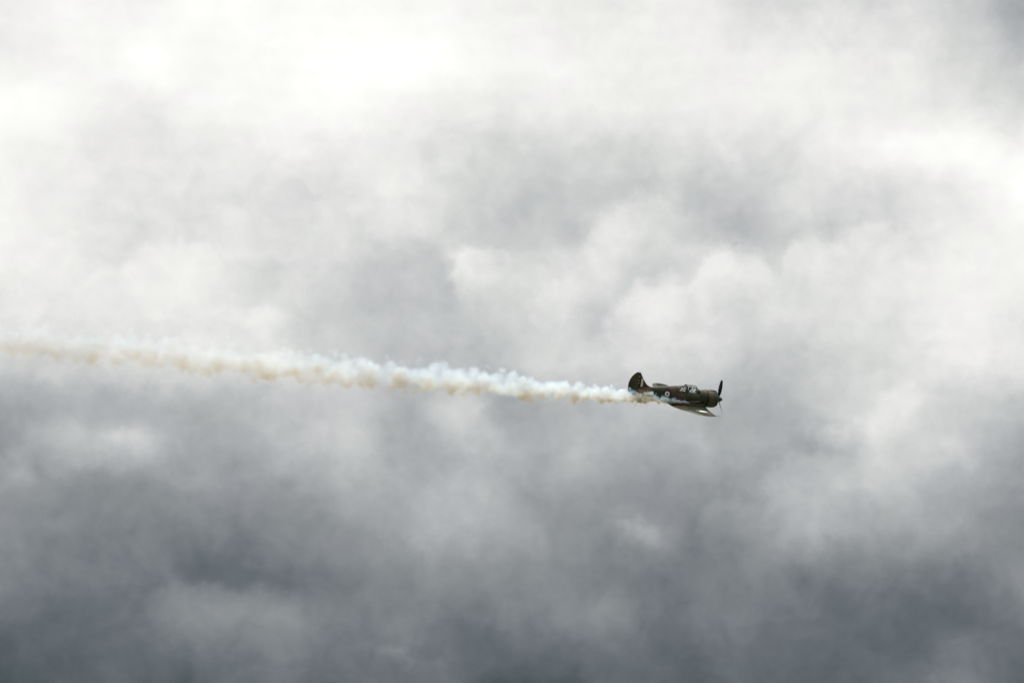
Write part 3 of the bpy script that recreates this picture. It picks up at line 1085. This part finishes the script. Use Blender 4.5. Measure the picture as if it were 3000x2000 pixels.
def img_dir_point(px, py, depth):
    return CAMPOS + (CF + CR * ((px - 1500) / FPX) + CU * ((1000 - py) / FPX)) * depth


dz_start = (start - CAMPOS).dot(CF)
FAR = 53.0
far_depth = dz_start + (-(fx.dot(CF))) * FAR
end = img_dir_point(0.0, 999.0, far_depth)
ax_ = (end - start).normalized()               # aft
up_ = Vector((0, 0, 1))
zl = (up_ - ax_ * up_.dot(ax_)).normalized()
yl = zl.cross(-ax_).normalized()               # local: -x aft, y, z up
SM = Matrix((-ax_, yl, zl)).transposed().to_4x4()
SM.translation = start
L_, R_ = 9.6, 1.45


def r0(s):
    return 0.07 + R_ * (1 - math.exp(-s / L_))


SLEN = 66.0
bm = bmesh.new()
rings = []
N = 40
s = 0.0
ss = []
while s < SLEN:
    ss.append(s)
    s += max(0.12, 0.22 * r0(s))
for s in ss:
    k0 = 1.45
    rings.append([(-s, k0 * r0(s) * math.cos(a), k0 * 1.0 * r0(s) * math.sin(a)) for a in [k * math.tau / N for k in range(N)]])
loft(bm, rings)
sm, b, out = new_mat('exhaust_smoke')
o = b.n('ShaderNodeTexCoord').outputs['Object']
x, y, z = b.sep(o)
s_ = b.m('MAXIMUM', b.m('MULTIPLY', x, -1.0), 0.02)
ex = b.m('EXPONENT', b.m('DIVIDE', s_, -L_))
rr_ = b.m('ADD', 0.07, b.m('MULTIPLY', R_, b.m('SUBTRACT', 1.0, ex)))
# coordinates in units of the trail's own thickness, so that puffs grow with it
xs = b.m('MULTIPLY', b.m('LOGARITHM', b.m('ADD', b.m('EXPONENT', b.m('DIVIDE', s_, L_)), -0.93), math.e), L_ / R_)
yn = b.m('DIVIDE', y, rr_)
zn = b.m('DIVIDE', z, rr_)
q = b.comb(xs, yn, zn)
# slow meander of the core
mw = b.m('MULTIPLY', b.m('SUBTRACT', b.noise(b.comb(xs, 0.0, 3.7), 0.45, 1.0), 0.5), 0.35)
zn2 = b.m('ADD', zn, mw)
rad = b.v('LENGTH', b.comb(0.0, yn, zn2))
warp = b.v('SCALE', b.v('SUBTRACT', b.noise(q, 1.3, 3.0, 0.55, color=True), (0.5, 0.5, 0.5)), scale=0.55)
qw = b.v('ADD', q, warp)
vo = b.n('ShaderNodeTexVoronoi', feature='SMOOTH_F1', distance='EUCLIDEAN')
b.put(vo.inputs['Vector'], qw)
vo.inputs['Scale'].default_value = 1.2
vo.inputs['Smoothness'].default_value = 0.35
vo.inputs['Detail'].default_value = 1.0
vo.inputs['Roughness'].default_value = 0.4
puff = vo.outputs['Distance']                  # 0 in puff centres
fine = b.m('SUBTRACT', b.noise(qw, 5.0, 5.0, 0.6), 0.5)
edge = b.m('ADD', rad, b.m('MULTIPLY', b.m('SUBTRACT', puff, 0.50), b.m('ADD', 0.25, b.m('MULTIPLY', b.smooth(rad, 0.1, 0.9), 0.95))))
edge = b.m('ADD', edge, b.m('MULTIPLY', fine, 0.26))
edge = b.m('ADD', edge, b.m('MULTIPLY', b.m('SUBTRACT', b.noise(q, 0.55, 2.0, 0.5), 0.5), 0.75))
soft = b.smooth(edge, 1.06, 0.48)
soft = b.m('MULTIPLY', soft, b.m('ADD', 0.35, b.m('MULTIPLY', b.smooth(puff, 1.0, 0.25), 0.65)))
wall = b.smooth(rad, 1.42, 1.25)
dens = b.m('MULTIPLY', soft, wall)
# younger smoke is thicker
age = b.m('MULTIPLY', 7.5, b.m('EXPONENT', b.m('DIVIDE', s_, -19.0)))
age = b.m('ADD', age, 0.55)
age = b.m('MULTIPLY', age, b.smooth(s_, -0.25, 0.35))
thin = b.m('DIVIDE', 0.9, b.m('ADD', rr_, 0.25))
dens = b.m('MULTIPLY', dens, b.m('MULTIPLY', age, b.m('ADD', 0.30, b.m('MULTIPLY', b.m('MULTIPLY', thin, thin), 0.36))))
sc = b.n('ShaderNodeVolumeScatter')
sc.inputs['Color'].default_value = (0.54, 0.745, 1.0, 1)
sc.inputs['Anisotropy'].default_value = 0.35
b.put(sc.inputs['Density'], dens)
ab = b.n('ShaderNodeVolumeAbsorption')
ab.inputs['Color'].default_value = (0.74, 0.61, 0.43, 1)
tan_shade = b.m('SUBTRACT', zn2, b.m('MULTIPLY', s_, 0.009))  # shade of the trail's underside put into its colour as tan absorption
tan_shade = b.m('ADD', tan_shade, b.m('MULTIPLY', b.m('SUBTRACT', b.noise(q, 0.6, 3.0, 0.6), 0.5), 2.4))
b.put(ab.inputs['Density'], b.m('MULTIPLY', dens, b.m('MULTIPLY', b.smooth(tan_shade, -0.10, -0.80), b.m('ADD', 1.15, b.m('MULTIPLY', b.smooth(s_, 4.0, 30.0), 0.05)))))
add = b.n('ShaderNodeAddShader')
b.put(add.inputs[0], sc.outputs[0])
b.put(add.inputs[1], ab.outputs[0])
b.put(out.inputs['Volume'], add.outputs[0])
sm.cycles.volume_step_rate = 0.02
sm.cycles.volume_sampling = 'MULTIPLE_IMPORTANCE'
me = bpy.data.meshes.new('smoke_trail')
bmesh.ops.recalc_face_normals(bm, faces=bm.faces)
bm.to_mesh(me)
bm.free()
me.materials.append(sm)
smoke = bpy.data.objects.new('smoke_trail', me)
COL.objects.link(smoke)
smoke.matrix_world = SM
smoke['label'] = 'long trail of white smoke with tan underside streaming back behind the aircraft'
smoke['category'] = 'smoke'
